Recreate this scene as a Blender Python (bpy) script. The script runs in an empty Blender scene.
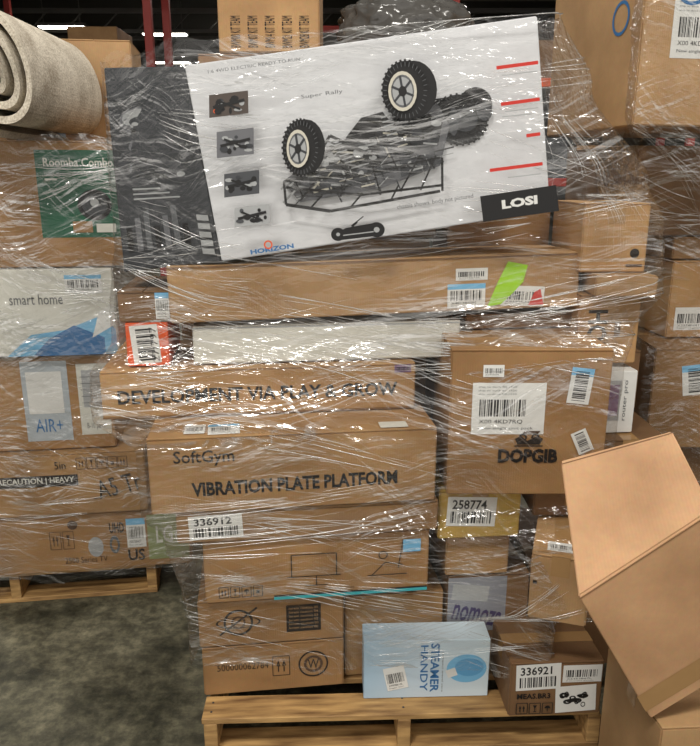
import bpy, bmesh, math, random
from mathutils import Vector, Matrix, noise
random.seed(7)
S=bpy.context.scene
S.view_settings.view_transform='Standard'
COL=bpy.context.collection
def link(o): COL.objects.link(o); return o

# ------------------------------------------------------------ materials
MATS={}
def newmat(n):
    m=bpy.data.materials.new(n); m.use_nodes=True
    nt=m.node_tree; b=nt.nodes['Principled BSDF']
    return m,nt,b
def lin(c):
    return tuple(((v/255)/12.92 if v/255<=0.04045 else ((v/255+0.055)/1.055)**2.4) for v in c)+(1,)
def flat(n,c,rough=.6,emit=0,metal=0):
    if n in MATS: return MATS[n]
    m,nt,b=newmat(n)
    tc=nt.nodes.new('ShaderNodeTexCoord'); no=nt.nodes.new('ShaderNodeTexNoise'); no.inputs['Scale'].default_value=30
    nt.links.new(tc.outputs['Object'],no.inputs['Vector'])
    mx=nt.nodes.new('ShaderNodeMix'); mx.data_type='RGBA'
    l=lin(c); mx.inputs[6].default_value=tuple(v*.88 for v in l[:3])+(1,); mx.inputs[7].default_value=l
    nt.links.new(no.outputs['Fac'],mx.inputs[0]); nt.links.new(mx.outputs[2],b.inputs['Base Color'])
    b.inputs['Roughness'].default_value=rough; b.inputs['Metallic'].default_value=metal
    if emit:
        b.inputs['Emission Color'].default_value=l; b.inputs['Emission Strength'].default_value=emit
    MATS[n]=m; return m
def cardboard(n,c,seed=0):
    if n in MATS: return MATS[n]
    m,nt,b=newmat(n); N=nt.nodes; L=nt.links
    tc=N.new('ShaderNodeTexCoord'); oi=N.new('ShaderNodeObjectInfo')
    mp=N.new('ShaderNodeMapping'); L.new(oi.outputs['Location'],mp.inputs['Location'])
    L.new(tc.outputs['Object'],mp.inputs['Vector'])
    n1=N.new('ShaderNodeTexNoise'); n1.inputs['Scale'].default_value=5; n1.inputs['Detail'].default_value=5
    n2=N.new('ShaderNodeTexNoise'); n2.inputs['Scale'].default_value=90; n2.inputs['Detail'].default_value=3
    w=N.new('ShaderNodeTexWave'); w.bands_direction='X'; w.inputs['Scale'].default_value=45; w.inputs['Distortion'].default_value=.3
    for t in (n1,n2,w): L.new(mp.outputs[0],t.inputs['Vector'])
    l=lin(c)
    r=N.new('ShaderNodeValToRGB'); r.color_ramp.elements[0].position=.3; r.color_ramp.elements[1].position=.7
    r.color_ramp.elements[0].color=(l[0]*.74,l[1]*.70,l[2]*.66,1); r.color_ramp.elements[1].color=(min(1,l[0]*1.1),min(1,l[1]*1.1),min(1,l[2]*1.1),1)
    L.new(n1.outputs['Fac'],r.inputs[0])
    mx=N.new('ShaderNodeMix'); mx.data_type='RGBA'; mx.blend_type='MULTIPLY'; mx.inputs[0].default_value=.2
    L.new(r.outputs[0],mx.inputs[6]); L.new(n2.outputs['Color'],mx.inputs[7])
    hs=N.new('ShaderNodeHueSaturation'); mr=N.new('ShaderNodeMapRange'); mr.inputs[3].default_value=.85; mr.inputs[4].default_value=1.12; L.new(oi.outputs['Random'],mr.inputs[0])
    L.new(mr.outputs[0],hs.inputs['Value']); L.new(mx.outputs[2],hs.inputs['Color'])
    L.new(hs.outputs[0],b.inputs['Base Color'])
    b.inputs['Roughness'].default_value=.7
    ad=N.new('ShaderNodeMath'); ad.operation='MULTIPLY_ADD'; ad.inputs[1].default_value=.05
    L.new(w.outputs['Fac'],ad.inputs[0]); L.new(n1.outputs['Fac'],ad.inputs[2])
    bp=N.new('ShaderNodeBump'); bp.inputs['Strength'].default_value=.35; bp.inputs['Distance'].default_value=.006
    L.new(ad.outputs[0],bp.inputs['Height']); L.new(bp.outputs[0],b.inputs['Normal'])
    MATS[n]=m; return m
C1=cardboard('cardboard_tan',(180,141,94),1)
C2=cardboard('cardboard_warm',(167,128,83),2)
C3=cardboard('cardboard_light',(189,151,106),3)
C4=cardboard('cardboard_dark',(132,99,66),4)
C5=cardboard('cardboard_yellow',(192,160,80),5)
CE=cardboard('cardboard_edge',(120,86,54),6)
WHT=flat('label_white',(226,226,222),.45)
OFF=flat('carton_white',(214,213,203),.45)
BLK=flat('ink_black',(20,19,20),.5)
INK=flat('ink_brownblack',(32,24,19),.7)
INKL=flat('ink_faded',(82,60,43),.8)
GRY=flat('ink_grey',(95,97,100),.5)
LGR=flat('ink_lightgrey',(165,167,168),.5)
BLU=flat('ink_blue',(50,110,165),.5)
LBL=flat('ink_lightblue',(120,185,225),.5)
CYN=flat('ink_cyan',(60,175,185),.5)
RED=flat('ink_red',(205,50,38),.5)
ORG=flat('ink_orange',(225,90,35),.5)
GRN=flat('print_green',(20,88,62),.5)
LIM=flat('sticker_lime',(165,220,50),.5)
DGR=flat('print_charcoal',(54,56,60),.45)
PNK=flat('ink_purple',(120,90,125),.5)
GLG=flat('print_sage',(140,150,100),.6)
TAPE=flat('packing_tape',(166,130,86),.22)

# ------------------------------------------------------------ part builder
class Part:
    """Builds one joined mesh (many materials) in local metres, x right, y back, z up."""
    def __init__(s,name): s.name=name; s.v=[]; s.f=[]; s.m=[]; s.mats=[]; s.off=.0006
    def mi(s,mat):
        if mat not in s.mats: s.mats.append(mat)
        return s.mats.index(mat)
    def add(s,vs,fs,mat):
        b=len(s.v); s.v+= [tuple(p) for p in vs]; k=s.mi(mat)
        for f in fs: s.f.append(tuple(b+i for i in f)); s.m.append(k)
    def hexa(s,c,mat,bev=.004,seg=2):
        bm=bmesh.new(); vs=[bm.verts.new(p) for p in c]
        for f in ((0,1,5,4),(1,2,6,5),(2,3,7,6),(3,0,4,7),(4,5,6,7),(3,2,1,0)): bm.faces.new([vs[i] for i in f])
        if bev: bmesh.ops.bevel(bm,geom=bm.edges[:],offset=bev,segments=seg,affect='EDGES')
        bmesh.ops.recalc_face_normals(bm,faces=bm.faces)
        bm.verts.ensure_lookup_table(); bm.verts.index_update()
        s.add([v.co.copy() for v in bm.verts],[[v.index for v in f.verts] for f in bm.faces],mat); bm.free()
    def box(s,x0,x1,y0,y1,z0,z1,mat,bev=.003,seg=1):
        s.hexa([(x0,y0,z0),(x1,y0,z0),(x1,y1,z0),(x0,y1,z0),(x0,y0,z1),(x1,y0,z1),(x1,y1,z1),(x0,y1,z1)],mat,bev,seg)
    def finish(s,M=None,smooth=False):
        me=bpy.data.meshes.new(s.name); me.from_pydata(s.v,[],s.f)
        for m in s.mats: me.materials.append(m)
        for p,k in zip(me.polygons,s.m): p.material_index=k; p.use_smooth=smooth
        me.update(); o=bpy.data.objects.new(s.name,me); link(o)
        if M: o.matrix_world=M
        return o
def textmesh(txt,bold=0):
    cu=bpy.data.curves.new('t','FONT'); cu.body=txt; cu.size=1; cu.offset=bold; cu.resolution_u=2; cu.fill_mode='FRONT'
    o=bpy.data.objects.new('t',cu); link(o)
    dg=bpy.context.evaluated_depsgraph_get(); me=o.evaluated_get(dg).to_mesh()
    vs=[v.co.copy() for v in me.vertices]; fs=[list(p.vertices) for p in me.polygons]
    o.evaluated_get(dg).to_mesh_clear(); bpy.data.objects.remove(o); bpy.data.curves.remove(cu)
    if not vs: return [],[]
    x0=min(v.x for v in vs);x1=max(v.x for v in vs);y0=min(v.y for v in vs);y1=max(v.y for v in vs)
    return [((v.x-x0)/(x1-x0),(v.y-y0)/(y1-y0)) for v in vs],fs
class Carton(Part):
    def __init__(s,name,x0,x1,z0,z1,Y0,yaw=0,d=.4,roll=0,mat=C1,flaps=True,tape=True,bev=.004,pitch=0):
        super().__init__(name); a=math.radians(yaw)
        s.w=(x1-x0)/math.cos(a); s.h=z1-z0; s.d=d; s.mat=mat
        s.M=Matrix.Translation((x0,Y0+x0*math.tan(a),z0))@Matrix.Rotation(a,4,'Z')@Matrix.Rotation(-math.radians(roll),4,'Y')@Matrix.Rotation(math.radians(pitch),4,'X')
        w,h=s.w,s.h
        s.box(0,w,0,d,0,h-(.004 if flaps else 0),mat,bev,2)
        if flaps:
            if w>=d:
                s.box(.001,w-.001,.001,d/2-.0015,h-.0045,h,mat,.001); s.box(.001,w-.001,d/2+.0015,d-.001,h-.0045,h,mat,.001)
                if tape:
                    s.quad('top',0,d/2-.025,w,d/2+.025,TAPE)
                    s.quad('left',d/2-.025,h-.06,d/2+.025,h,TAPE); s.quad('right',d/2-.025,h-.06,d/2+.025,h,TAPE)
            else:
                s.box(.001,w/2-.0015,.001,d-.001,h-.0045,h,mat,.001); s.box(w/2+.0015,w-.001,.001,d-.001,h-.0045,h,mat,.001)
                if tape:
                    s.quad('top',w/2-.025,0,w/2+.025,d,TAPE); s.quad('front',w/2-.025,h-.06,w/2+.025,h,TAPE)
    def P(s,face,a,b,off):
        if face=='front': return (a,-off,b)
        if face=='top': return (a,b,s.h+off)
        if face=='left': return (-off,s.d-a,b)
        if face=='right': return (s.w+off,a,b)
    def step(s): s.off+=.00012; return s.off
    def quad(s,face,a0,b0,a1,b1,mat):
        o=s.step(); s.add([s.P(face,*p,o) for p in ((a0,b0),(a1,b0),(a1,b1),(a0,b1))],[(0,1,2,3)],mat)
    def dims(s,face): return (s.w,s.h) if face=='front' else ((s.w,s.d) if face=='top' else (s.d,s.h))
    def poly(s,pts,mat,face='front'):
        W,H=s.dims(face); o=s.step(); s.add([s.P(face,u*W,v*H,o) for u,v in pts],[tuple(range(len(pts)))],mat)
    def frame(s,u0,v0,u1,v1,ang,face):
        W,H=s.dims(face); cx,cy=(u0+u1)/2*W,(v0+v1)/2*H; hw,hh=(u1-u0)/2*W,(v1-v0)/2*H; c,sn=math.cos(math.radians(ang)),math.sin(math.radians(ang))
        return lambda p,q:(cx+(2*p-1)*hw*c-(2*q-1)*hh*sn, cy+(2*p-1)*hw*sn+(2*q-1)*hh*c)
    def rect(s,u0,v0,u1,v1,mat,ang=0,face='front'):
        F=s.frame(u0,v0,u1,v1,ang,face); o=s.step()
        s.add([s.P(face,*F(*p),o) for p in ((0,0),(1,0),(1,1),(0,1))],[(0,1,2,3)],mat); return F
    def text(s,txt,u0,v0,u1,v1,mat=INK,ang=0,face='front',bold=0,quarter=0,F=None):
        F=F or s.frame(u0,v0,u1,v1,ang,face); o=s.step(); vs,fs=textmesh(txt,bold)
        q={0:lambda a,b:(a,b),1:lambda a,b:(1-b,a),3:lambda a,b:(b,1-a),2:lambda a,b:(1-a,1-b)}[quarter]
        s.add([s.P(face,*F(*q(*v)),o) for v in vs],fs,mat)
    def bars(s,F,p0,q0,p1,q1,face,n=26,vert=False,mat=BLK):
        o=s.step(); x=0
        ws=[random.choice((1,1,2,3)) for _ in range(2*n)]; tot=sum(ws)
        for i,wd in enumerate(ws):
            if i%2==0:
                a,b=x/tot,(x+wd)/tot
                if vert: r=((p0,q0+(q1-q0)*a),(p1,q0+(q1-q0)*a),(p1,q0+(q1-q0)*b),(p0,q0+(q1-q0)*b))
                else: r=((p0+(p1-p0)*a,q0),(p0+(p1-p0)*b,q0),(p0+(p1-p0)*b,q1),(p0+(p1-p0)*a,q1))
                s.add([s.P(face,*F(*t),o) for t in r],[(0,1,2,3)],mat)
            x+=wd
    def label(s,u0,v0,u1,v1,ang=0,face='front',num=None,kind=0,blue=False,base=WHT):
        F=s.rect(u0,v0,u1,v1,base,ang,face)
        def sub(p0,q0,p1,q1): return lambda a,b:F(p0+(p1-p0)*a,q0+(q1-q0)*b)
        if blue:
            o=s.step(); s.add([s.P(face,*F(*t),o) for t in ((0,.78),(1,.78),(1,1),(0,1))],[(0,1,2,3)],LBL)
        if kind==0:
            if num:
                s.bars(F,.08,.1,.92,.5,face,n=18); s.text(num,0,0,0,0,BLK,face=face,F=sub(.1,.58,.8,.9),bold=.02)
            else:
                s.bars(F,.08,.3,.92,.72,face,n=18)
                s.text('X%04dB%d%s'%(random.randint(0,9999),random.randint(10,99),random.choice('QRKLMT')),0,0,0,0,BLK,face=face,F=sub(.1,.16,.75,.25))
                s.text(random.choice(('New / unit pack','Returned goods','fragile item','lot B-114')),0,0,0,0,GRY,face=face,F=sub(.1,.05,.8,.12))
        elif kind==1:
            s.bars(F,.1,.35,.75,.68,face,n=22); 
            for k in range(3): s.text('ship to dock B%d 1520'%k,0,0,0,0,GRY,face=face,F=sub(.08,.76+k*.07,.6,.8+k*.07))
            s.text('X00 4KD7RQ',0,0,0,0,BLK,face=face,F=sub(.1,.2,.7,.29)); s.text('New single unit pack',0,0,0,0,GRY,face=face,F=sub(.1,.08,.85,.15))
        elif kind==2:
            s.bars(F,.2,.08,.8,.92,face,vert=True,n=16)
        return F
    def disc(s,cu,cv,r,mat,ry=None,n=28,face='front',r0=0,ang0=0,ang1=360):
        W,H=s.dims(face); ry=ry or r; o=s.step(); vs=[];fs=[]
        for i in range(n+1):
            a=math.radians(ang0+(ang1-ang0)*i/n)
            vs.append(s.P(face,cu*W+r*math.cos(a),cv*H+ry*math.sin(a),o)); k=r0/r if r0 else 0
            vs.append(s.P(face,cu*W+r*k*math.cos(a),cv*H+ry*k*math.sin(a),o))
        for i in range(n): fs.append((2*i,2*i+2,2*i+3,2*i+1))
        s.add(vs,fs,mat)
    def line(s,u0,v0,u1,v1,wd,mat,face='front'):
        W,H=s.dims(face); a=Vector((u0*W,v0*H)); b=Vector((u1*W,v1*H)); dd=(b-a)
        if dd.length<1e-6: return
        nrm=Vector((-dd.y,dd.x)).normalized()*wd/2; o=s.step()
        s.add([s.P(face,p.x,p.y,o) for p in (a-nrm,b-nrm,b+nrm,a+nrm)],[(0,1,2,3)],mat)
    def icon(s,u0,v0,u1,v1,kind=0,mat=INK,face='front'):
        t=.0022
        for a,b,c,d in ((u0,v0,u1,v0),(u1,v0,u1,v1),(u1,v1,u0,v1),(u0,v1,u0,v0)): s.line(a,b,c,d,t,mat,face)
        um,vm=(u0+u1)/2,(v0+v1)/2; du,dv=(u1-u0)*.3,(v1-v0)*.3
        if kind==0:
            for k in (-.5,.5):
                s.poly([(um+k*du*1.1-du*.4,vm),(um+k*du*1.1+du*.4,vm),(um+k*du*1.1,vm+dv)],mat,face); s.line(um+k*du*1.1,vm-dv,um+k*du*1.1,vm,t*1.4,mat,face)
        elif kind==1:
            s.poly([(um-du*.6,vm+dv),(um,vm-dv*.2),(um+du*.6,vm+dv)],mat,face); s.line(um,vm,um,vm-dv,t,mat,face); s.line(um-du*.5,vm-dv,um+du*.5,vm-dv,t,mat,face)
        elif kind==2:
            s.disc(um,vm,(u1-u0)*.3*s.dims(face)[0],mat,face=face,ang0=0,ang1=180,n=10); s.line(um,vm+dv*.2,um,vm-dv,t,mat,face)
        else:
            s.rect(um-du*.6,vm-dv*.7,um+du*.6,vm+dv*.3,mat,0,face); s.line(um-du,vm+dv,um+du,vm+dv,t,mat,face)
    def done(s): return s.finish(s.M)

# ------------------------------------------------------------ room
def plane(n,pts,mat):
    me=bpy.data.meshes.new(n); me.from_pydata(pts,[],[(0,1,2,3)]); me.materials.append(mat)
    o=bpy.data.objects.new(n,me); return link(o)
def concrete():
    m,nt,b=newmat('concrete_floor'); N=nt.nodes;L=nt.links
    tc=N.new('ShaderNodeTexCoord')
    n1=N.new('ShaderNodeTexNoise'); n1.inputs['Scale'].default_value=2.6; n1.inputs['Detail'].default_value=10; n1.inputs['Roughness'].default_value=.7
    n2=N.new('ShaderNodeTexNoise'); n2.inputs['Scale'].default_value=22; n2.inputs['Detail'].default_value=8; n2.inputs['Roughness'].default_value=.7
    for t in (n1,n2): L.new(tc.outputs['Object'],t.inputs['Vector'])
    r=N.new('ShaderNodeValToRGB'); r.color_ramp.elements[0].position=.4; r.color_ramp.elements[1].position=.64
    r.color_ramp.elements[0].color=lin((54,54,42)); r.color_ramp.elements[1].color=lin((130,126,106))
    L.new(n1.outputs['Fac'],r.inputs[0])
    r2=N.new('ShaderNodeValToRGB'); r2.color_ramp.elements[0].position=.42; r2.color_ramp.elements[1].position=.68
    r2.color_ramp.elements[0].color=(.5,.5,.48,1); r2.color_ramp.elements[1].color=(1.3,1.28,1.2,1)
    L.new(n2.outputs['Fac'],r2.inputs[0])
    mx=N.new('ShaderNodeMix'); mx.data_type='RGBA'; mx.blend_type='MULTIPLY'; mx.inputs[0].default_value=1
    L.new(r.outputs[0],mx.inputs[6]); L.new(r2.outputs[0],mx.inputs[7]); L.new(mx.outputs[2],b.inputs['Base Color'])
    rr=N.new('ShaderNodeMapRange'); rr.inputs[3].default_value=.35; rr.inputs[4].default_value=.75
    L.new(n1.outputs['Fac'],rr.inputs[0]); L.new(rr.outputs[0],b.inputs['Roughness'])
    bp=N.new('ShaderNodeBump'); bp.inputs['Strength'].default_value=.3; bp.inputs['Distance'].default_value=.01
    L.new(n2.outputs['Fac'],bp.inputs['Height']); L.new(bp.outputs[0],b.inputs['Normal'])
    return m
WALLM=flat('wall_paint_grey',(100,97,92),.8); CEILM=flat('ceiling_dark',(60,57,55),.8); REDM=flat('rack_red',(165,48,38),.5)
STL=flat('steel_grey',(110,107,102),.4)
plane('floor',[(-14,-3,0),(14,-3,0),(14,42,0),(-14,42,0)],concrete())
plane('ceiling',[(-14,-3,6.5),(-14,42,6.5),(14,42,6.5),(14,-3,6.5)],CEILM)
plane('wall_back',[(-14,42,0),(14,42,0),(14,42,6.5),(-14,42,6.5)],WALLM)
plane('wall_left',[(-14,-3,0),(-14,42,0),(-14,42,6.5),(-14,-3,6.5)],WALLM)
plane('wall_right',[(14,-3,0),(14,-3,6.5),(14,42,6.5),(14,42,0)],WALLM)
def rack(name,x0,x1,y):
    p=Part(name)
    for x in (x0,x1):
        p.box(x-.06,x+.06,y-.05,y+.05,0,6.3,REDM,.005); p.box(x-.06,x+.06,y+1.1,y+1.2,0,6.3,REDM,.005)
    for z in (1.6,3.1,4.6,6.0):
        p.box(x0,x1,y-.04,y+.04,z,z+.13,ORG if z==3.1 else REDM,.005)
        p.box(x0,x1,y-.02,y+1.15,z-.03,z,STL,.002)
        x=x0+.3
        while x<x1-.8:
            w_=random.uniform(.5,.9)
            if z<3.5 and random.random()<.6: p.box(x,x+w_,y+.1,y+.9,z,z+random.uniform(.5,1.0),random.choice((C2,C4,C4,DGR,GRY)),.005)
            x+=w_+.15
    p.finish()
rack('storage_rack',-6.2,-2.95,11.5)
rack('storage_rack.001',-2.6,1.2,16)
rack('storage_rack.002',1.6,5.4,12)
rack('storage_rack.003',-11,-7,15)
p=Part('roof_truss')
for y in range(6,40,4):
    p.box(-14,14,y-.05,y+.05,6.2,6.32,STL,.003); p.box(-14,14,y-.05,y+.05,5.7,5.78,STL,.003)
    for k in range(-14,14): p.hexa([(k,y-.02,5.75),(k+.05,y-.02,5.75),(k+.05,y+.02,5.75),(k,y+.02,5.75),(k+.5,y-.02,6.22),(k+.55,y-.02,6.22),(k+.55,y+.02,6.22),(k+.5,y+.02,6.22)],STL,0)
p.finish()
LAMP=flat('lamp_glow',(255,250,235),.5,emit=12)
nl=0
for (x,y) in ((-7.7,21),(-3.2,24),(-7.7,30),(2.5,24),(7,21),(-1.5,33),(-5.2,22),(-6.2,27),(-4.3,30)):
    p=Part('ceiling_light'+('' if nl==0 else '.%03d'%nl)); nl+=1
    p.box(-.65,.65,-.16,.16,.06,.14,STL,.01); p.box(-.6,.6,-.13,.13,.03,.07,LAMP,.01); p.box(-.5,-.48,-.01,.01,.14,.9,STL,0); p.box(.48,.5,-.01,.01,.14,.9,STL,0)
    p.finish(Matrix.Translation((x,y,5.6)))

# ------------------------------------------------------------ pallets
def wood():
    m,nt,b=newmat('pallet_wood'); N=nt.nodes;L=nt.links
    tc=N.new('ShaderNodeTexCoord'); mp=N.new('ShaderNodeMapping'); mp.inputs['Scale'].default_value=(2,14,14); L.new(tc.outputs['Object'],mp.inputs[0])
    n1=N.new('ShaderNodeTexNoise'); n1.inputs['Scale'].default_value=3; n1.inputs['Detail'].default_value=6; L.new(mp.outputs[0],n1.inputs['Vector'])
    r=N.new('ShaderNodeValToRGB'); r.color_ramp.elements[0].position=.3; r.color_ramp.elements[1].position=.72
    r.color_ramp.elements[0].color=lin((112,80,46)); r.color_ramp.elements[1].color=lin((200,160,102)); L.new(n1.outputs['Fac'],r.inputs[0])
    L.new(r.outputs[0],b.inputs['Base Color']); b.inputs['Roughness'].default_value=.7
    bp=N.new('ShaderNodeBump'); bp.inputs['Strength'].default_value=.3; bp.inputs['Distance'].default_value=.003; L.new(n1.outputs['Fac'],bp.inputs['Height']); L.new(bp.outputs[0],b.inputs['Normal'])
    return m
WOOD=wood()
def pallet(name,x0,w,y0,d,yaw):
    p=Part(name)
    for x in (0,w/2-.02,w-.04): p.box(x,x+.04,0,d,.02,.12,WOOD,.002)
    n=7; bw=.1; gap=(d-n*bw)/(n-1)
    for i in range(n):
        p.box(random.uniform(-.006,.006),w+random.uniform(-.006,.006),i*(bw+gap),i*(bw+gap)+bw,.12,.1395,WOOD,.002)
    for y in (0,d/2-.05,d-.1): p.box(0,w,y,y+.1,.0,.02,WOOD,.002)
    for i in range(n):
        for x in (.02,w/2,w-.02):
            for k in (.03,.07): p.box(x-.003,x+.003,i*(bw+gap)+k-.003,i*(bw+gap)+k+.003,.139,.1405,DGR,0)
    a=math.radians(yaw); p.finish(Matrix.Translation((x0,y0,0))@Matrix.Rotation(a,4,'Z'))
pallet('wooden_pallet',-.44,1.21,1.815,1.1,2)
pallet('wooden_pallet.001',-1.95,1.14,2.57,1.1,8)

ncount={}
def nm(b):
    k=ncount.get(b,-1)+1; ncount[b]=k
    return b if k==0 else '%s.%03d'%(b,k)
CB='cardboard_box'
# ------------------------------------------------------------ main stack
b=Carton(nm(CB),-.455,-.02,.141,.31,1.97,7,.42,mat=C2)
b.text('500000062784',.1,.5,.46,.64,INK); b.icon(.49,.32,.61,.73,0,INK)
b.disc(.78,.52,.047,INK,r0=.042); b.disc(.78,.52,.03,INKL,r0=.022); b.text('W',.74,.42,.82,.62,INK); b.done()
b=Carton(nm(CB),-.46,-.02,.314,.474,1.97,7,.42,mat=C2)
b.disc(.27,.5,.045,INK,r0=.038); b.disc(.27,.5,.068,INK,ry=.02,r0=.062); b.line(.14,.25,.4,.8,.006,INK); b.disc(.27,.5,.022,INKL,r0=.016)
F=b.rect(.6,.22,.84,.8,INK)
for k in range(6): b.text('lorem caution 0%d'%k,.62,.28+k*.085,.82,.33+k*.085,C3)
b.done()
b=Carton(nm(CB),-.015,.30,.141,.43,2.01,7,.4,mat=C1); b.done()
b=Carton(nm('printed_box'),.312,.575,.141,.49,2.005,5,.4,mat=C4,tape=False)
b.rect(0,.42,.72,.98,flat('print_slate',(140,142,150),.4)); b.text('nomoza',.06,.5,.68,.66,flat('ink_violet',(70,62,100),.5),ang=-14,bold=.02); b.rect(.05,.74,.5,.9,LGR,ang=-6); b.done()
def grad():
    m,nt,bs=newmat('print_blue_gradient'); N=nt.nodes;L=nt.links
    tc=N.new('ShaderNodeTexCoord'); sx=N.new('ShaderNodeSeparateXYZ'); L.new(tc.outputs['Object'],sx.inputs[0])
    mr=N.new('ShaderNodeMapRange'); mr.inputs[2].default_value=.4; L.new(sx.outputs[0],mr.inputs[0])
    r=N.new('ShaderNodeValToRGB'); r.color_ramp.elements[0].color=lin((160,186,205)); r.color_ramp.elements[1].color=lin((208,224,232))
    e=r.color_ramp.elements.new(.45); e.color=lin((192,208,220)); L.new(mr.outputs[0],r.inputs[0]); L.new(r.outputs[0],bs.inputs['Base Color']); bs.inputs['Roughness'].default_value=.35
    return m
b=Carton(nm('garment_steamer_box'),.042,.43,.141,.345,1.9,2,.095,mat=grad(),tape=False,flaps=False,bev=.002)
b.disc(.82,.5,.062,LBL,ry=.05,n=32); b.disc(.84,.52,.045,flat('print_sky',(95,160,205),.4),ry=.032); b.rect(.66,.36,.74,.5,WHT,ang=20)
b.text('HANDY',.45,.12,.51,.92,BLU,quarter=3,bold=.01); b.text('STEAMER',.53,.1,.6,.95,BLU,quarter=3,bold=.02); b.text('compact travel care',.62,.1,.635,.8,GRY,quarter=3)
b.label(.17,.16,.34,.56,ang=12,kind=0); b.done()
b=Carton(nm(CB),-.43,.24,.478,.686,1.95,7,.42,mat=C2)
for k in range(4): b.icon(.06+k*.05,.08,.1+k*.05,.25,k,INK)
b.rect(.3,.0,.995,.05,CYN); b.rect(.3,.05,.995,.075,BLK)
b.line(.36,.35,.6,.35,.003,INK); b.line(.38,.35,.38,.7,.003,INK); b.line(.38,.7,.58,.7,.003,INK); b.line(.58,.7,.58,.35,.003,INK); b.line(.44,.2,.54,.2,.003,INK); b.line(.49,.2,.49,.35,.003,INK)
b.disc(.79,.62,.014,INK,r0=.011); b.line(.74,.3,.8,.5,.003,INK); b.line(.8,.5,.88,.45,.003,INK); b.line(.86,.4,.88,.85,.003,INK); b.rect(.88,.65,.96,.85,LBL); b.line(.72,.3,.9,.3,.003,INK)
b.text('Fully assembled in minutes',.36,.1,.66,.16,INKL); b.done()
b=Carton(nm(CB),-.495,.262,.69,.785,1.93,7,.4,mat=C2,tape=False); b.label(.045,.12,.245,.9,ang=2,num='336912'); b.done()
b=Carton(nm(CB),-.557,.25,.79,1.016,1.92,7,.5,mat=C1)
b.text('SoftGym',.085,.62,.29,.83,INK,bold=.01); b.text('VIBRATION PLATE PLATFORM',.14,.24,.86,.43,BLK,bold=.035,ang=1)
b.label(.2,.03,.31,.2,face='top',kind=1,ang=3,blue=True); b.label(.12,.05,.19,.2,face='top',kind=0)
b.rect(.8,.02,.9,.12,OFF,face='top'); b.done()
b=Carton(nm(CB),.283,.735,.808,1.245,1.95,0,.38,mat=C2)
b.label(.14,.43,.6,.78,ang=0,kind=1); b.label(.2,.82,.33,.9,kind=0); b.label(.74,.64,.88,.88,ang=-6,kind=2,blue=True); b.label(.80,.3,.9,.46,ang=25,kind=2)
b.text('DOPGIB',.32,.23,.7,.33,BLK,bold=.05)
b.poly([(.44,.36),(.58,.36),(.6,.4),(.56,.42),(.5,.385),(.46,.42),(.42,.4)],INK); b.poly([(.46,.425),(.5,.44),(.56,.43),(.58,.455),(.48,.455)],INKL); b.disc(.47,.41,.012,INK,r0=.007); b.disc(.55,.41,.012,INK,r0=.007); b.line(.42,.35,.6,.35,.004,INK); b.done()
b=Carton(nm(CB),.268,.52,.64,.80,1.97,5,.4,mat=C5); b.label(.1,.25,.7,.85,ang=-3,num='258774'); b.done()
b=Carton(nm(CB),.30,.50,.495,.636,2.0,5,.4,mat=C1); b.done()
b=Carton(nm(CB),.505,.655,.497,.70,1.965,-18,.3,mat=C3,pitch=0)
b.rect(.1,.05,.75,.35,C1,face='top'); b.label(.25,.1,.75,.28,face='top'); b.rect(.05,.55,.12,.6,INK); b.done()
b=Carton(nm(CB),.585,.95,.141,.493,2.07,0,.45,mat=C4); b.done()
b=Carton(nm(CB),.56,.80,.705,.80,2.02,0,.4,mat=C4); b.done()
b=Carton(nm(CB),.475,.755,.141,.325,1.80,3,.24,mat=C4)
b.label(.06,.5,.54,.98,num='336921',ang=2,kind=0); b.label(.56,.62,.98,.94,kind=0); F=b.rect(.5,.06,.94,.56,WHT,ang=3)
for k in range(14): b.disc(.72+random.uniform(-.15,.15),.3+random.uniform(-.1,.1),random.uniform(.006,.016),BLK,r0=.005,n=14,ry=random.uniform(.005,.012))
b.text('MEAS.BR3',.08,.34,.44,.44,BLK,bold=.02); b.icon(.08,.06,.2,.26,0,BLK); b.icon(.22,.06,.34,.26,1,BLK); b.icon(.36,.06,.47,.26,2,BLK); b.done()
b=Carton(nm(CB),-.726,.20,1.02,1.163,2.1,7,.42,mat=C1)
b.text('DEVELOPMENT VIA PLAY & GROW',.05,.3,.94,.6,BLK,bold=.025); b.label(.93,.8,.985,.97,base=PNK); b.rect(.0,.0,.999,.04,C4); b.done()
b=Carton(nm('white_carton'),-.465,.34,1.168,1.283,2.14,7,.4,mat=OFF,tape=False); b.rect(0,.93,1,.96,LGR); b.done()
b=Carton(nm(CB),.36,.72,1.25,1.296,2.16,7,.3,mat=C4,tape=False); b.done()
b=Carton(nm('product_box'),-.655,-.535,1.168,1.298,2.14,7,.3,mat=ORG,flaps=False,tape=False,bev=.002)
b.label(.12,.06,.78,.95,num='27/797',kind=2,ang=4); b.text('27/797',.58,.1,.74,.9,BLK,quarter=1,ang=4); b.done()
b=Carton(nm(CB),-.67,-.525,1.30,1.39,2.14,7,.35,mat=C4,tape=False); b.label(.72,.1,.99,.95,blue=True); b.done()
b=Carton(nm(CB),-.52,.705,1.297,1.462,2.12,7,.3,roll=1.25,mat=C3)
b.label(.685,.56,.765,.78,kind=0); b.label(.665,.06,.76,.5,kind=0,blue=True); b.label(.8,.05,.91,.42,kind=0,ang=-4)
b.poly([(.765,.06),(.79,.5),(.815,.88),(.865,.8),(.855,.5),(.83,.3),(.8,.1)],LIM); b.poly([(.87,.06),(.91,.06),(.9,.35),(.885,.3)],RED)
b.rect(0,.96,1,.985,C4); b.done()
b=Carton(nm(CB),.33,.68,1.40,1.645,2.46,3,.3,mat=C2); b.done()
b=Carton(nm(CB),.69,.885,1.432,1.635,2.17,0,.33,mat=C1)
b.disc(.82,.28,.014,INK); b.rect(.7,.08,.95,.12,INKL); b.done()
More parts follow.
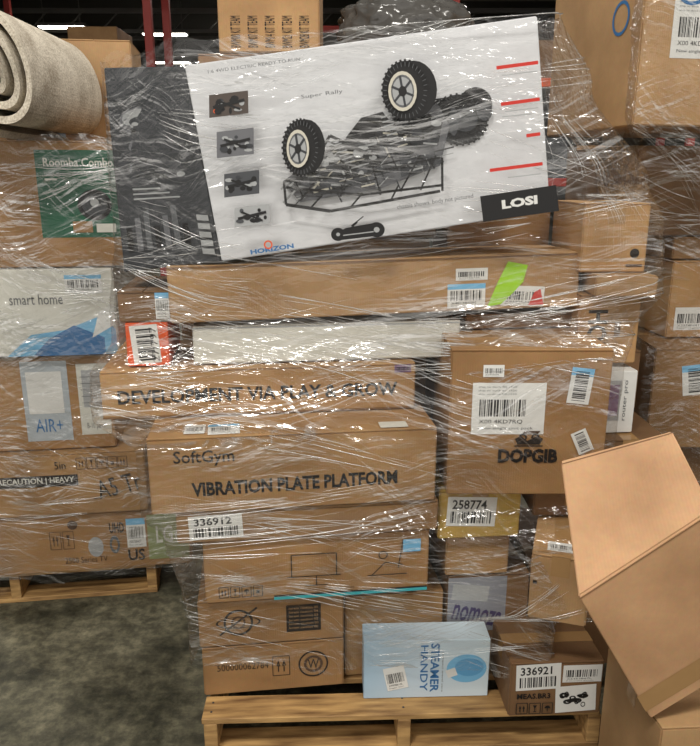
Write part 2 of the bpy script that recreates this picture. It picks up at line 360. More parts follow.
b=Carton(nm(CB),.70,.885,1.15,1.365,2.17,0,.33,mat=C1); b.text('HOT',.15,.12,.48,.78,INK,quarter=3,bold=.03); b.rect(.6,.4,.7,.6,INKL); b.done()
p=Carton(nm(CB),.72,.9,1.368,1.43,2.13,-2,.4,mat=C3,flaps=False,tape=False); p.done()
b=Carton(nm('electronics_box'),.765,.885,.935,1.135,2.06,5,.28,mat=WHT,tape=False,flaps=False,bev=.002)
b.rect(.12,.2,.6,.85,LGR); b.rect(.17,.28,.55,.78,PNK); b.text('router pro',.68,.2,.8,.85,GRY,quarter=1); b.done()
b=Carton(nm(CB),.745,.98,.497,.93,2.08,0,.4,mat=C4); b.done()
b=Carton(nm(CB),.3,.69,.83,1.24,2.36,0,.5,mat=C4); b.done()
b=Carton(nm(CB),.74,.98,.94,1.145,2.36,0,.4,mat=C4); b.done()
b=Carton(nm(CB),-.43,.3,.141,.9,2.52,3,.4,mat=C2); b.done()
b=Carton(nm(CB),-.6,.28,.905,1.5,2.55,3,.4,mat=C2); b.done()
b=Carton(nm(CB),-.5,.3,1.505,2.1,2.55,0,.42,mat=C4); b.done()
b=Carton(nm(CB),-.43,-.10,2.105,2.42,2.56,0,.35,mat=C1)
for k in range(5): b.text('BWM%02d KIT TEAM'%(k*7),.12+k*.17,.05,.22+k*.17,.35,INK,quarter=1)
b.done()
# ------------------------------------------------------------ RC truck box
TLq,TRq,BRq,BLq=Vector((186,58)),Vector((546,15)),Vector((556,206)),Vector((222,262))
def art(x,y):  # artwork sheet coordinates -> face fraction
    u,v=.5,.5; T=Vector((x,y))
    for _ in range(12):
        Pq=(TLq*(1-u)+TRq*u)*v+(BLq*(1-u)+BRq*u)*(1-v)
        du=(TRq-TLq)*v+(BRq-BLq)*(1-v); dv=(TLq*(1-u)+TRq*u)-(BLq*(1-u)+BRq*u)
        e=T-Pq; det=du.x*dv.y-du.y*dv.x
        u+=(e.x*dv.y-e.y*dv.x)/det; v+=(du.x*e.y-du.y*e.x)/det
    return (u,v)
SHT=flat('rc_box_white',(222,223,226),.35)
b=Carton('rc_truck_box',-.3655,.5942,1.476,2.0,2.10,5,.3,roll=8.2,mat=SHT,flaps=False,tape=False,bev=.003)
b.hexa([(-.294,.075,.005),(-.002,.001,.001),(-.002,.299,.001),(-.27,.299,.005),(-.227,.085,.56),(-.002,.001,.523),(-.002,.299,.523),(-.21,.299,.56)],DGR,.003,1)
def sp(u,v,o=.002):
    A=Vector((-.294,.075,.005));B=Vector((-.002,.001,.001));C=Vector((-.002,.001,.523));D=Vector((-.227,.085,.56))
    q=(A*(1-u)+B*u)*(1-v)+(D*(1-u)+C*u)*v; n=(B-A).cross(D-A).normalized(); return q+n*o
def spoly(pts,mat):
    o=b.step()+.0015; b.add([sp(u,v,o) for u,v in pts],[tuple(range(len(pts)))],mat)
def blob(cu,cv,r,mat,ry=None,n=14): 
    ry=ry or r; spoly([(cu+r*math.cos(2*math.pi*i/n),cv+ry*math.sin(2*math.pi*i/n)) for i in range(n)],mat)
SH1=flat('print_shadowgrey',(105,106,110),.4)
for (x,y,r,ry,m_) in ((.42,.74,.30,.075,SH1),(.40,.755,.24,.05,LGR),(.44,.74,.2,.03,DGR),(.5,.62,.3,.06,SH1),(.52,.63,.24,.035,LGR),(.5,.615,.16,.02,BLK),(.42,.51,.24,.055,SH1),(.42,.52,.17,.03,LGR),(.4,.51,.08,.018,BLK),(.7,.68,.12,.05,SH1),(.7,.69,.07,.025,LGR)):
    blob(x,y,r,m_,ry)
for k in range(12):
    blob(random.uniform(.2,.75),random.uniform(.46,.8),random.uniform(.02,.06),random.choice((LGR,BLK,SH1)),random.uniform(.006,.015),8)
for k in range(7): spoly([(.08+k*.1,.1),(.14+k*.1,.1),(.14+k*.1,.22+.05*(k%3)),(.08+k*.1,.22+.05*(k%3))],(BLK,SH1,GRY)[k%3])
for k in range(5): spoly([(.84,.05+k*.045),(.96,.04+k*.045),(.96,.07+k*.045),(.84,.08+k*.045)],LGR)
for k in range(3): spoly([(.2,.36+k*.025),(.7-.1*k,.355+k*.025),(.7-.1*k,.363+k*.025),(.2,.368+k*.025)],LGR)
def A(*pts): return [art(*q) for q in pts]
def ap(mat,*pts): b.poly(A(*pts),mat)
def al(x0,y0,x1,y1,wd,mat=BLK): (u0,v0),(u1,v1)=art(x0,y0),art(x1,y1); b.line(u0,v0,u1,v1,wd,mat)
def ad(x,y,rx,ry,mat,n=20): ap(mat,*[(x+rx*math.cos(2*math.pi*i/n),y+ry*math.sin(2*math.pi*i/n)) for i in range(n)])
TAN=flat('print_rim',(205,200,185),.4); MID=flat('print_midgrey',(70,72,76),.4)
def knobs(x,y,rx,ry,n):
    for k in range(n):
        a=k/n*2*math.pi; al(x+(rx-2)*math.cos(a),y+(ry-2)*math.sin(a),x+(rx+1.2)*math.cos(a),y+(ry+1.2)*math.sin(a),.006)
        al(x+(rx*.8)*math.cos(a),y+(ry*.8)*math.sin(a),x+(rx*.95)*math.cos(a),y+(ry*.95)*math.sin(a),.0015,GRY)
ad(480,98,17,16,BLK); ad(463,114,29,25,BLK); knobs(463,114,29,25,30); ad(468,114,13,12,DGR); ad(488,106,8,9,MID); ad(456,116,5,14,MID)
ap(SH1,(283,176),(330,140),(395,112),(440,98),(452,120),(442,160),(380,184),(300,198))
ap(MID,(296,180),(336,158),(372,160),(366,178),(318,192)); ap(MID,(400,150),(436,140),(438,160),(402,172))
ap(BLK,(330,142),(372,118),(396,112),(402,136),(380,160),(345,168)); ap(DGR,(372,118),(420,108),(446,112),(440,140),(396,150))
ap(BLK,(346,132),(362,112),(384,106),(392,116),(370,128)); ap(BLK,(408,116),(432,108),(444,122),(424,134))
for k in range(150):
    x=random.uniform(288,438); t=(x-290)/155; ylo=196-t*30; yhi=156-t*50
    y=random.uniform(yhi,ylo); L_=random.uniform(4,22); a=random.choice((-.3,-.3,-.35,1.2,1.25,.1,2.2))
    al(x,y,x+L_*math.cos(a),y+L_*math.sin(a)*.8,random.uniform(.0015,.006),random.choice((BLK,BLK,DGR,LGR,MID,TAN,BLK,LGR)))
for k in range(34):
    x=random.uniform(300,440); t=(x-290)/155; y=random.uniform(165-t*50,185-t*30); ad(x,y,random.uniform(2,6),random.uniform(2,5),random.choice((BLK,LGR,MID,DGR,BLK)),12)
for (x0,y0,x1,y1,w_) in ((286,182,360,190,.007),(284,176,352,170,.006),(360,190,442,180,.007),(286,200,330,207,.009),(330,207,440,186,.008),(352,172,440,152,.006),
    (312,160,330,130,.008),(330,130,372,150,.008),(360,120,396,140,.01),(392,128,402,100,.009),(440,100,470,92,.008),(430,96,480,90,.004),(300,196,318,172,.006),(400,186,420,150,.005),(380,190,372,160,.005),(420,185,436,150,.005),(340,192,350,160,.005),
    (318,150,344,138,.006),(306,128,340,140,.004),(410,112,440,96,.006),(396,108,430,90,.004),(284,176,286,200,.007),(442,152,442,186,.007),(310,204,322,190,.005),(350,203,362,188,.005),(390,196,398,180,.005)):
    al(x0,y0,x1,y1,w_)
for (x0,y0,x1,y1) in ((334,136,352,160),(386,112,396,142)):
    for k in range(7): t=k/7; al(x0+(x1-x0)*t-5,y0+(y1-y0)*t+1,x0+(x1-x0)*t+5,y0+(y1-y0)*t-2,.003,LGR)
def wheel(x,y,rx,ry,dx):
    ad(x+dx,y-1,rx,ry*.97,BLK,24); ap(BLK,(x,y-ry),(x+dx,y-ry),(x+dx,y+ry*.95),(x,y+ry)); ad(x,y,rx,ry,BLK,26); knobs(x,y,rx,ry,32)
    ad(x-3,y+1,rx*.62,ry*.68,TAN); ad(x-3,y+1,rx*.5,ry*.56,GRY); ad(x-3,y+1,rx*.44,ry*.48,LGR)
    for k in range(6): a=k*math.pi/3+.3; al(x-3,y+1,x-3+rx*.5*math.cos(a),y+1+ry*.54*math.sin(a),.006,DGR)
    ad(x-3,y+1,rx*.18,ry*.18,BLK,12)
wheel(301,142,18,28,6); wheel(405,87,23,28,9)
ap(BLK,(330,232),(345,224),(372,219),(383,224),(380,232),(340,237)); ad(337,231,7,7,BLK); ad(375,226,8,8,BLK); ad(337,231,2,2,LGR,8); ad(375,226,3,3,LGR,8); al(350,222,362,212,.003); al(342,232,372,228,.003,LGR); al(348,226,356,218,.004)
for (x,y,w_,h_,m_) in ((231,99,38,22,flat('thumb1',(80,70,64),.4)),(237,137,36,26,SH1),(243,178,34,24,MID),(253,211,34,20,LGR)):
    ap(m_,(x-w_/2,y-h_/2+2),(x+w_/2,y-h_/2-2),(x+w_/2,y+h_/2-2),(x-w_/2,y+h_/2+2))
    for k in range(16):
        ad(x+random.uniform(-.38,.38)*w_,y+random.uniform(-.32,.32)*h_,random.uniform(1.5,4.5),random.uniform(1.5,3.5),random.choice((BLK,BLK,DGR,ORG if y<110 else MID,LGR)),8)
    al(x-w_*.4,y+3,x+w_*.4,y-4,.007); al(x-w_*.3,y-4,x+w_*.3,y+5,.005)
for (x0,y0,x1,y1) in ((495,67,537,62),(499,101,538,96),(524,131,538,129),(487,165,540,158)): al(x0,y0,x1,y1,.009,RED)
for k,(x0,y0,x1,y1) in enumerate(((500,74,536,70),(503,108,536,104),(500,113,530,110),(505,172,538,168))): al(x0,y0,x1,y1,.0025,LGR)
ap(BLK,(477,191),(553,179),(556,205),(480,217))
(u0,v0),(u1,v1)=art(499,204),art(534,189); b.text('LOSI',u0,v0,u1,v1,WHT,0,bold=.05)
(u0,v0),(u1,v1)=art(252,252),art(293,240); b.text('HORIZON',u0,v0,u1,v1,BLU,bold=.04)
(u0,v0),(u1,v1)=art(262,247),art(276,240); b.disc((u0+u1)/2,(v0+v1)/2+.01,.012,ORG,r0=.008)
(u0,v0),(u1,v1)=art(302,96),art(342,86); b.text('Super Rally',u0,v0,u1,v1,GRY)
(u0,v0),(u1,v1)=art(212,70),art(300,52); b.text('1:6 4WD ELECTRIC READY TO RUN',u0,v0,u1,v1-.02,GRY)
(u0,v0),(u1,v1)=art(395,206),art(470,190); b.text('chassis shown. body not pictured',u0,v0,u1,v0+.03,GRY)
b.done()

def lump(name,c,r,mat,seed=0,amp=.18,sub=5):
    bm=bmesh.new(); bmesh.ops.create_icosphere(bm,subdivisions=sub,radius=1)
    for v in bm.verts:
        n_=v.co.copy(); k=1+amp*noise.fractal(n_*1.6+Vector((seed,0,0)),1,2,4)+.16*abs(noise.noise(Vector((n_.x*7+seed,n_.y*7,n_.z*2))))
        v.co=Vector((n_.x*r[0]*k,n_.y*r[1]*k,max(n_.z,-.75)*r[2]*k))
    me=bpy.data.meshes.new(name); bm.to_mesh(me); bm.free(); me.materials.append(mat)
    for q in me.polygons: q.use_smooth=True
    o=bpy.data.objects.new(name,me); link(o); o.location=c; return o
BAG=flat('plastic_bag_dark',(80,78,75),.15)
lump('plastic_bag',(.19,2.74,2.20),(.24,.17,.12),BAG,3)

# ------------------------------------------------------------ leaning carton
p=Part('leaning_carton')
D_=Vector((.5187,1.45,.784)); C_=Vector((.795,1.45,1.0)); B_=Vector((.765,1.62,1.125)); A_=Vector((.5056,1.62,1.049)); dn=Vector((.225,.05,-.374))
LC=cardboard('cardboard_big_carton',(190,149,110),9)
p.hexa([D_+dn,C_+dn,B_+dn,A_+dn,D_,C_,B_,A_],LC,.004,2)
def pq(mat,a,b_,c,d,n):
    p.add([a+n,b_+n,c+n,d+n],[(0,1,2,3)],mat)
nf=(C_-D_).cross(dn).normalized(); nf=nf if nf.y<0 else -nf
nt_=(C_-D_).cross(A_-D_).normalized(); nt_=nt_ if nt_.z>0 else -nt_
pq(C4,D_+dn*.012,C_+dn*.012,C_+dn*.018,D_+dn*.018,nf*.0012)
pq(CE,A_+(D_-A_)*.03,B_+(C_-B_)*.03,B_+(C_-B_)*.038,A_+(D_-A_)*.038,nt_*.0012)
pq(TAPE,D_+dn*.80,C_+dn*.80,C_+dn*.93,D_+dn*.93,nf*.0010)
p.finish()
b=Carton(nm(CB),.765,1.25,.0,.402,1.44,3,.33,mat=C3); b.done()

# ------------------------------------------------------------ left stack
b=Carton(nm(CB),-1.5,-.67,.141,.40,2.82,8,.5,mat=C2)
b.label(.70,.35,.79,.85,blue=True,kind=0); b.disc(.45,.8,.02,INKL); b.disc(.55,.4,.03,LGR,ry=.045); b.disc(.64,.42,.02,GRY,ry=.04,r0=.012)
b.text('UHD',.62,.62,.69,.8,INK,bold=.02); b.text('US',.7,.12,.78,.32,INK,bold=.02); b.text('2500 Series TV',.4,.14,.6,.24,INKL)
b.rect(.8,.12,.995,.9,GLG); b.text('LG',.84,.4,.92,.7,OFF,bold=.02); b.text('G',.93,.4,.97,.62,OFF); b.icon(.34,.4,.39,.7,0,INKL); b.icon(.4,.4,.45,.7,1,INKL); b.done()
b=Carton(nm(CB),-1.5,-.82,.404,.665,2.80,8,.5,mat=C1)
b.rect(.0,.48,.62,.66,INK); b.text('PRECAUTION | HEAVY',.16,.51,.6,.63,OFF,bold=.02)
for k in range(5): b.icon(.62+k*.058,.74,.67+k*.058,.92,k%4,INKL)
b.text('A5 Tr',.72,.3,.97,.6,INK,ang=12); b.line(.7,.25,.78,.3,.004,INK); b.text('5in',.5,.76,.56,.88,INK); b.done()
b=Carton(nm(CB),-1.5,-.935,.67,1.045,2.84,8,.5,mat=C2)
b.rect(.42,.1,.72,.96,flat('print_paleblue',(178,186,192),.4)); b.rect(.78,.15,.98,.92,OFF); b.rect(.81,.45,.95,.85,LGR); b.text('B-10 panel',.82,.2,.94,.28,GRY)
for k in range(5): b.line(.8,.5+k*.07,.96,.5+k*.07,.002,GRY)
b.rect(.45,.4,.68,.85,WHT); b.text('AIR+',.48,.2,.66,.34,BLU); b.done()
b=Carton(nm('product_box'),-1.5,-.88,1.06,1.385,2.80,8,.5,mat=OFF,tape=False,flaps=False)
b.poly([(.35,.0),(.99,.0),(.99,.3),(.9,.45),(.7,.3),(.5,.25)],LBL); b.poly([(.5,.0),(.92,.0),(.92,.2),(.75,.35),(.6,.2)],BLU); b.poly([(.85,.2),(.99,.35),(.99,.6),(.9,.5)],WHT)
b.label(.72,.72,.93,.93,blue=True,kind=0); b.text('smart home',.4,.6,.7,.72,GRY); b.done()
b=Carton(nm(CB),-1.5,-.82,1.39,1.835,2.82,8,.5,mat=C2)
b.rect(.56,.24,.985,.93,GRN); b.text('Roomba Combo',.60,.80,.95,.87,OFF,bold=.015); b.text('robot vacuum and mop',.60,.73,.82,.76,LGR); b.rect(.6,.695,.66,.71,OFF)
b.disc(.84,.5,.06,BLK,ry=.055); b.disc(.84,.5,.045,DGR,ry=.04); b.disc(.84,.52,.015,LGR); b.rect(.72,.28,.82,.37,C2); b.rect(.84,.28,.94,.35,OFF); b.done()
b=Carton(nm(CB),-1.16,-.88,1.84,2.24,3.25,8,.3,mat=C3,tape=False); b.done()
def rugmat():
    m,nt,bs=newmat('rug_weave'); N=nt.nodes;L=nt.links
    tc=N.new('ShaderNodeTexCoord'); n1=N.new('ShaderNodeTexNoise'); n1.inputs['Scale'].default_value=160; n1.inputs['Detail'].default_value=2
    n2=N.new('ShaderNodeTexNoise'); n2.inputs['Scale'].default_value=9
    L.new(tc.outputs['Object'],n1.inputs['Vector']); L.new(tc.outputs['Object'],n2.inputs['Vector'])
    ad_=N.new('ShaderNodeMath'); ad_.operation='MULTIPLY'; L.new(n1.outputs[0],ad_.inputs[0]); L.new(n2.outputs[0],ad_.inputs[1])
    r=N.new('ShaderNodeValToRGB'); r.color_ramp.elements[0].position=.1; r.color_ramp.elements[1].position=.34
    r.color_ramp.elements[0].color=lin((150,138,120)); r.color_ramp.elements[1].color=lin((216,207,190)); L.new(ad_.outputs[0],r.inputs[0]); L.new(r.outputs[0],bs.inputs['Base Color']); bs.inputs['Roughness'].default_value=.95
    bp=N.new('ShaderNodeBump'); bp.inputs['Strength'].default_value=.5; bp.inputs['Distance'].default_value=.004; L.new(n1.outputs[0],bp.inputs['Height']); L.new(bp.outputs[0],bs.inputs['Normal'])
    return m
RUG=rugmat()
p=Part('rolled_rug'); turns=3.3; n=170; t=.011; Lr=.62
def sprl(i,off):
    a=i/n*turns*2*math.pi; r=.045+a/(2*math.pi)*.044+off; w_=1+.07*math.sin(a*1.0+1)+.03*math.sin(3*a)
    x,z=r*w_*math.cos(a+2.6),r*w_*math.sin(a+2.6)
    return x*.88-z*.16,z*1.05
vs=[]
for i in range(n+1):
    for j,(y,o_) in enumerate(((0,t),(0,-t),(Lr,-t),(Lr,t))):
        x,z=sprl(i,o_); vs.append((x,y+(.05*math.sin(i*.11)-.25*(x+.1) if j<2 else 0),z))
fs=[]
for i in range(n):
    for j in range(4):
        a=4*i+j;b_=4*i+(j+1)%4; fs.append((a,b_,b_+4,a+4))
fs.append((0,1,2,3)); fs.append((4*n,4*n+1,4*n+2,4*n+3))
p.add(vs,fs,RUG)
p.finish(Matrix.Translation((-1.13,2.42,2.04))@Matrix.Rotation(math.radians(-1),4,'Z'),smooth=False)

# ------------------------------------------------------------ right background cartons
b=Carton(nm(CB),.855,1.6,1.86,2.5,2.15,10,.6,mat=C3)
b.label(.13,.3,.4,.56,kind=1); b.disc(.2,.62,.06,BLU,r0=.05); b.disc(.2,.62,.045,LBL); b.disc(.8,.5,.05,BLU,face='left',r0=.04); b.disc(.35,.33,.012,BLU); b.done()
b=Carton(nm(CB),.98,1.5,1.5,1.82,2.6,6,.5,mat=C4); b.done()
b=Carton(nm(CB),1.2,1.75,1.12,1.41,2.6,4,.5,mat=C1); b.label(.05,.1,.3,.4); b.done()
b=Carton(nm(CB),1.2,1.75,1.415,1.495,2.62,4,.5,mat=C2); b.done()
b=Carton(nm(CB),1.1,1.8,.74,1.115,2.6,-4,.5,mat=C2); b.label(.15,.55,.3,.85,blue=True,kind=2,ang=8); b.done()
b=Carton(nm(CB),1.08,1.8,.141,.735,2.58,0,.5,mat=C4); b.done()
pallet('wooden_pallet.002',1.02,1.1,2.5,1.1,0)

# ------------------------------------------------------------ plastic wrap
def filmmat(n,dens=1.0,haze=.1):
    m=bpy.data.materials.new(n); m.use_nodes=True; nt=m.node_tree; N=nt.nodes; L=nt.links; N.clear()
    out=N.new('ShaderNodeOutputMaterial'); uv=N.new('ShaderNodeUVMap'); uv.uv_map='UVMap'
    big=N.new('ShaderNodeTexNoise'); big.inputs['Scale'].default_value=2.2; big.inputs['Detail'].default_value=2; L.new(uv.outputs[0],big.inputs['Vector'])
    def M_(op,a,b_=None,clamp=False):
        q=N.new('ShaderNodeMath'); q.operation=op; q.use_clamp=clamp
        for i,x in enumerate((a,b_)):
            if x is None: continue
            if isinstance(x,(int,float)): q.inputs[i].default_value=x
            else: L.new(x,q.inputs[i])
        return q.outputs[0]
    vm=N.new('ShaderNodeVectorMath'); vm.operation='MULTIPLY_ADD'; vm.inputs[1].default_value=(.10,.16,0); L.new(big.outputs['Color'],vm.inputs[0]); L.new(uv.outputs[0],vm.inputs[2])
    tot=None; hts=None
    for ang,sx,sy,seed,k,wt in ((4,1.5,34,1,26,.85),(-10,1.2,40,5,30,.85),(18,1.0,36,9,32,.8),(-36,1.0,28,14,36,.6)):
        mp=N.new('ShaderNodeMapping'); mp.inputs['Location'].default_value=(seed,seed*1.7,seed)
        rt=N.new('ShaderNodeVectorRotate'); rt.rotation_type='Z_AXIS'; rt.inputs['Angle'].default_value=math.radians(-ang); L.new(vm.outputs[0],rt.inputs['Vector'])
        L.new(rt.outputs[0],mp.inputs['Vector']); mp.inputs['Scale'].default_value=(sx,sy,1)
        no=N.new('ShaderNodeTexNoise'); no.inputs['Scale'].default_value=1; no.inputs['Detail'].default_value=2; L.new(mp.outputs[0],no.inputs['Vector'])
        rd=M_('MULTIPLY',M_('ABSOLUTE',M_('SUBTRACT',no.outputs['Fac'],.5)),k); rd=M_('SUBTRACT',1,rd,True)
        msk=N.new('ShaderNodeTexNoise'); msk.inputs['Scale'].default_value=1.0; msk.inputs['Detail'].default_value=1
        mp2=N.new('ShaderNodeMapping'); mp2.inputs['Location'].default_value=(seed*2.3,-seed,0); mp2.inputs['Scale'].default_value=(2.5,6,1); L.new(rt.outputs[0],mp2.inputs['Vector']); L.new(mp2.outputs[0],msk.inputs['Vector'])
        mr=N.new('ShaderNodeMapRange'); mr.inputs[1].default_value=.49; mr.inputs[2].default_value=.68; L.new(msk.outputs['Fac'],mr.inputs[0])
        s_=M_('MULTIPLY',M_('MULTIPLY',rd,mr.outputs[0]),wt)
        tot=s_ if tot is None else M_('ADD',tot,s_)
        hts=no.outputs['Fac'] if hts is None else M_('ADD',hts,no.outputs['Fac'])
    bmr=N.new('ShaderNodeMapRange'); bmr.inputs[1].default_value=.5; bmr.inputs[2].default_value=.72; bmr.inputs[4].default_value=haze; L.new(big.outputs['Fac'],bmr.inputs[0])
    alpha=M_('MINIMUM',M_('ADD',M_('MULTIPLY',tot,.5*dens),M_('ADD',bmr.outputs[0],.01)),.75)
    bp=N.new('ShaderNodeBump'); bp.inputs['Strength'].default_value=.7; bp.inputs['Distance'].default_value=.012; L.new(hts,bp.inputs['Height'])
    tr=N.new('ShaderNodeBsdfTransparent'); tr.inputs[0].default_value=(.99,.99,.985,1)
    df=N.new('ShaderNodeBsdfDiffuse'); df.inputs[0].default_value=(.85,.85,.84,1)
    gl=N.new('ShaderNodeBsdfGlossy'); gl.inputs['Roughness'].default_value=.16; L.new(bp.outputs[0],gl.inputs['Normal'])
    m1=N.new('ShaderNodeMixShader'); m1.inputs[0].default_value=.7; L.new(df.outputs[0],m1.inputs[1]); L.new(gl.outputs[0],m1.inputs[2])
    m2=N.new('ShaderNodeMixShader'); L.new(alpha,m2.inputs[0]); L.new(tr.outputs[0],m2.inputs[1]); L.new(m1.outputs[0],m2.inputs[2])
    lw=N.new('ShaderNodeFresnel'); lw.inputs['IOR'].default_value=1.26; L.new(bp.outputs[0],lw.inputs['Normal'])
    m3=N.new('ShaderNodeMixShader'); L.new(M_('MINIMUM',M_('MULTIPLY',lw.outputs[0],1.4),.25),m3.inputs[0]); L.new(m2.outputs[0],m3.inputs[1])
    gl2=N.new('ShaderNodeBsdfGlossy'); gl2.inputs['Roughness'].default_value=.09; L.new(bp.outputs[0],gl2.inputs['Normal']); L.new(gl2.outputs[0],m3.inputs[2])
    L.new(m3.outputs[0],out.inputs['Surface']); return m
FILM=filmmat('stretch_film',1.0,.06); FILM2=filmmat('stretch_film_sheen',1.1,.12)  # left-stack film: white haze and denser streaks painted in as sheen
def strmat():
    m=bpy.data.materials.new('film_fold_clear'); m.use_nodes=True; nt=m.node_tree; N=nt.nodes; L=nt.links; N.clear()
    out=N.new('ShaderNodeOutputMaterial'); tr=N.new('ShaderNodeBsdfTransparent'); gl=N.new('ShaderNodeBsdfGlossy'); gl.inputs['Roughness'].default_value=.2
    df=N.new('ShaderNodeBsdfDiffuse'); df.inputs[0].default_value=(.9,.9,.88,1)
    a=N.new('ShaderNodeMixShader'); a.inputs[0].default_value=.6; L.new(df.outputs[0],a.inputs[1]); L.new(gl.outputs[0],a.inputs[2])
    no=N.new('ShaderNodeTexNoise'); no.inputs['Scale'].default_value=9
    mr=N.new('ShaderNodeMapRange'); mr.inputs[1].default_value=.4; mr.inputs[2].default_value=.7; mr.inputs[4].default_value=.8; L.new(no.outputs['Fac'],mr.inputs[0])
    tc=N.new('ShaderNodeTexCoord'); L.new(tc.outputs['Object'],no.inputs['Vector'])
    b_=N.new('ShaderNodeMixShader'); L.new(mr.outputs[0],b_.inputs[0]); L.new(tr.outputs[0],b_.inputs[1]); L.new(a.outputs[0],b_.inputs[2]); L.new(b_.outputs[0],out.inputs[0]); return m
STR=strmat()
def interp(tab,z):
    if z<=tab[0][0]: return tab[0][1:]
    for a,b_ in zip(tab,tab[1:]):
        if z<=b_[0]:
            k=(z-a[0])/(b_[0]-a[0]); k=k*k*(3-2*k); return tuple(p_+(q_-p_)*k for p_,q_ in zip(a[1:],b_[1:]))
    return tab[-1][1:]
def wrap(name,tab,back,z0,z1,nx,nz,nstr,seed,top=0,fans=(),film=None):
    rnd=random.Random(seed)
    def Sf(t,zz,o=0):
        k=(zz-z0)/(z1-z0); z=zz+top*(min(1,max(0,t))-.5)*k*k
        xl,yl,xm,ym,xr,yr=interp(tab,zz)
        if t<0: return Vector((xl-o+.08*(-t),yl+(back-yl)*(-t),z))
        if t>1: return Vector((xr+o-.08*(t-1),yr+(back-yr)*(t-1),z))
        if t<.3: q=t/.3; return Vector((xl+(xm-xl)*q,yl+(ym-yl)*q-o,z))
        q=(t-.3)/.7; return Vector((xm+(xr-xm)*q,ym+(yr-ym)*q-o,z))
    vs=[];uvs=[];fs=[]
    for j in range(nz+1):
        z=z0+(z1-z0)*j/nz
        for i in range(nx+1):
            t=-.6+2.2*i/nx
            w_=noise.noise(Vector((t*2.2+z*1.5+seed,z*14-t*3,seed)))*.0045+noise.noise(Vector((t*3-z*2,z*6+t*9,seed+4)))*.0045
            edge=0
            if j==0: edge=noise.noise(Vector((t*5,seed,0)))*.07
            if j==nz: edge=noise.noise(Vector((t*9,seed,0)))*.03
            P_=Sf(t,z,.006+w_); P_.z+=edge; vs.append(P_); uvs.append((t*1.3+seed,z))
    for j in range(nz):
        for i in range(nx):
            a=j*(nx+1)+i; fs.append((a,a+1,a+nx+2,a+nx+1))
    nfilm=len(fs)
    def strand(t0,za,t1,zb,r,k):
        m_=22; base=len(vs)
        for i in range(m_+1):
            s_=i/m_; t=min(1.05,max(-.05,t0+(t1-t0)*s_)); z=min(z1,max(z0,za+(zb-za)*s_+.006*math.sin(s_*5+k)+.03*s_*(s_-1)))
            c=Sf(t,z,.012); rr=r*(.4+math.sin(math.pi*s_))
            for q in range(4): a=q*math.pi/2; vs.append(c+Vector((0,math.cos(a)*rr,math.sin(a)*rr*1.6))); uvs.append((0,0))
        for i in range(m_):
            for q in range(4): fs.append((base+4*i+q,base+4*i+(q+1)%4,base+4*i+4+(q+1)%4,base+4*i+4+q))
    cl=[(rnd.uniform(-.1,1),rnd.uniform(z0+.05,z1-.05),rnd.choice((-.25,-.12,.02,.1,.2,.35,-.4))) for _ in range(max(4,nstr//7))]
    for k in range(nstr):
        ct,cz,csl=cl[k%len(cl)]
        t0=ct+rnd.uniform(-.06,.06)-.2; zc=cz+rnd.uniform(-.05,.05); Ln=rnd.uniform(.2,.8); sl=csl+rnd.uniform(-.08,.08)
        strand(t0,zc,t0+Ln,zc+sl*Ln,rnd.uniform(.0003,.0008),k)
    for (ta,za,tb0,zb0,tb1,zb1,cnt) in fans:
        for k in range(cnt):
            q=rnd.random(); strand(ta+rnd.uniform(-.01,.01),za+rnd.uniform(-.015,.015),tb0+(tb1-tb0)*q+rnd.uniform(-.03,.03),zb0+(zb1-zb0)*q,rnd.uniform(.0003,.0009),k)
    me=bpy.data.meshes.new(name); me.from_pydata([tuple(v) for v in vs],[],fs); me.materials.append(film or FILM); me.materials.append(STR)
    ul=me.uv_layers.new(name='UVMap')
    for pl in me.polygons:
        pl.use_smooth=True; pl.material_index=0 if pl.index<nfilm else 1
        for li in pl.loop_indices: ul.data[li].uv=uvs[me.loops[li].vertex_index]
    o=bpy.data.objects.new(name,me); link(o); return o
tabM=[(.14,-.475,1.89,-.05,1.89,.58,1.86),(.45,-.48,1.885,-.05,1.89,.60,1.84),(.52,-.49,1.87,-.1,1.87,.69,1.76),(.72,-.52,1.845,-.1,1.85,.70,1.79),(.80,-.575,1.83,-.1,1.87,.75,1.915),(1.0,-.58,1.83,-.1,1.875,.752,1.925),(1.04,-.735,1.96,-.2,1.93,.752,1.925),
 (1.17,-.745,1.99,-.2,1.99,.76,1.94),(1.27,-.685,2.04,-.4,2.05,.80,2.0),(1.36,-.685,2.04,-.4,2.05,.91,2.1),(1.46,-.68,2.06,-.4,2.04,.91,2.11),(1.55,-.68,2.12,-.4,2.04,.90,2.11),(1.66,-.68,2.12,-.4,2.04,.84,2.11),(1.9,-.68,2.12,-.42,2.035,.66,2.12),(2.10,-.68,2.13,-.45,2.04,.56,2.13)]
fansM=((.99,1.62,.55,1.42,.7,1.9,16),(.93,2.0,.99,1.35,.75,1.4,14),(.02,1.97,.35,1.75,.5,1.98,12),(.02,1.5,.35,1.62,.4,1.3,10),(.97,1.22,.5,1.32,.4,1.1,12),(.03,.82,.55,.62,.6,.95,12),(.05,.6,.6,.35,.7,.62,12),(.72,.45,.95,.72,1.0,.5,10),(.03,1.18,.3,1.0,.4,1.25,8),(.6,1.3,.98,1.45,.98,1.2,10))  # whitish fold strands laid where highlights gather, modelling those glints as shapes
wrap('plastic_wrap',tabM,2.6,.27,2.075,260,260,110,1,top=.12,fans=fansM)
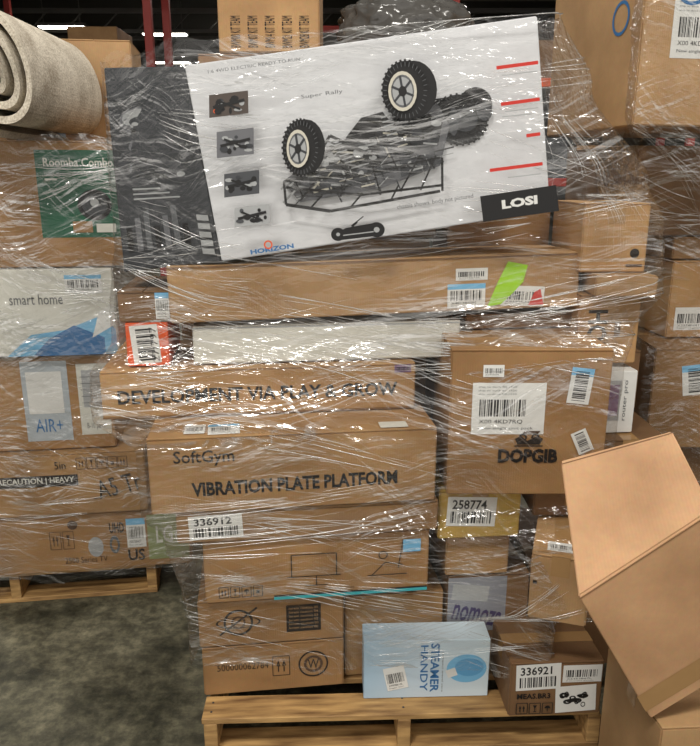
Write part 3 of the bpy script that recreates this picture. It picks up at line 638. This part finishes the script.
tabL=[(.14,-1.75,2.51,-1.4,2.58,-.645,2.70),(.4,-1.75,2.50,-1.4,2.57,-.65,2.69),(.5,-1.75,2.48,-1.4,2.56,-.79,2.66),(.7,-1.75,2.50,-1.4,2.57,-.83,2.67),(1.0,-1.75,2.50,-1.4,2.56,-.86,2.66),(1.4,-1.75,2.5,-1.4,2.56,-.80,2.67),(1.9,-1.75,2.5,-1.4,2.57,-.79,2.67)]
wrap('plastic_wrap.001',tabL,3.2,.14,1.85,140,200,60,2,fans=((.98,1.3,.5,1.1,.4,1.5,14),(.98,.5,.5,.3,.5,.8,12),(.97,1.75,.5,1.5,.5,1.8,10)),film=FILM2)
tabR=[(.5,1.03,2.5,1.3,2.5,1.85,2.46),(1.2,1.05,2.5,1.3,2.5,1.85,2.5),(1.5,.93,2.42,1.2,2.45,1.85,2.5),(1.75,.9,2.3,1.2,2.33,1.8,2.4),(1.9,.84,2.24,1.1,2.28,1.8,2.38),(2.5,.84,2.24,1.1,2.28,1.8,2.38)]
wrap('plastic_wrap.002',tabR,3.0,.5,2.45,120,180,50,3,fans=((.0,1.85,.4,1.4,.5,1.8,12),))

# ------------------------------------------------------------ lights, world, camera
def area(n,loc,size,sy,pw,col,rot=(0,0,0)):
    l=bpy.data.lights.new(n,'AREA'); l.shape='RECTANGLE'; l.size=size; l.size_y=sy; l.energy=pw; l.color=col
    o=bpy.data.objects.new(n,l); link(o); o.location=loc; o.rotation_euler=rot; return o
area('highbay_lamp',(-1.5,-.9,5.6),1.4,.5,235,(1,.96,.89))
area('highbay_lamp.001',(2.2,-.2,5.6),1.4,.5,115,(1,.96,.89))
area('highbay_lamp.002',(.2,3.2,5.8),1.4,.5,90,(1,.96,.89))
area('highbay_lamp.003',(-5,6,5.8),1.4,.5,180,(1,.96,.89))
area('highbay_lamp.004',(4,9,5.8),1.4,.5,180,(1,.96,.89))
area('highbay_lamp.005',(-3,16,5.8),3,1,200,(1,.96,.89))
area('highbay_lamp.006',(-3,26,5.8),3,1,260,(1,.96,.89))
w=bpy.data.worlds.new('warehouse_ambient'); S.world=w; w.use_nodes=True
bg=w.node_tree.nodes['Background']; bg.inputs[0].default_value=(1,.955,.89,1); bg.inputs[1].default_value=.98
H=1.7; TH=math.radians(15)
cam=bpy.data.cameras.new('camera'); co=bpy.data.objects.new('camera',cam); link(co)
cam.sensor_fit='HORIZONTAL'; cam.sensor_width=36; cam.lens=720/700*36; cam.clip_end=200
co.location=(0,0,H); co.rotation_euler=(math.pi/2-TH,0,0); S.camera=co
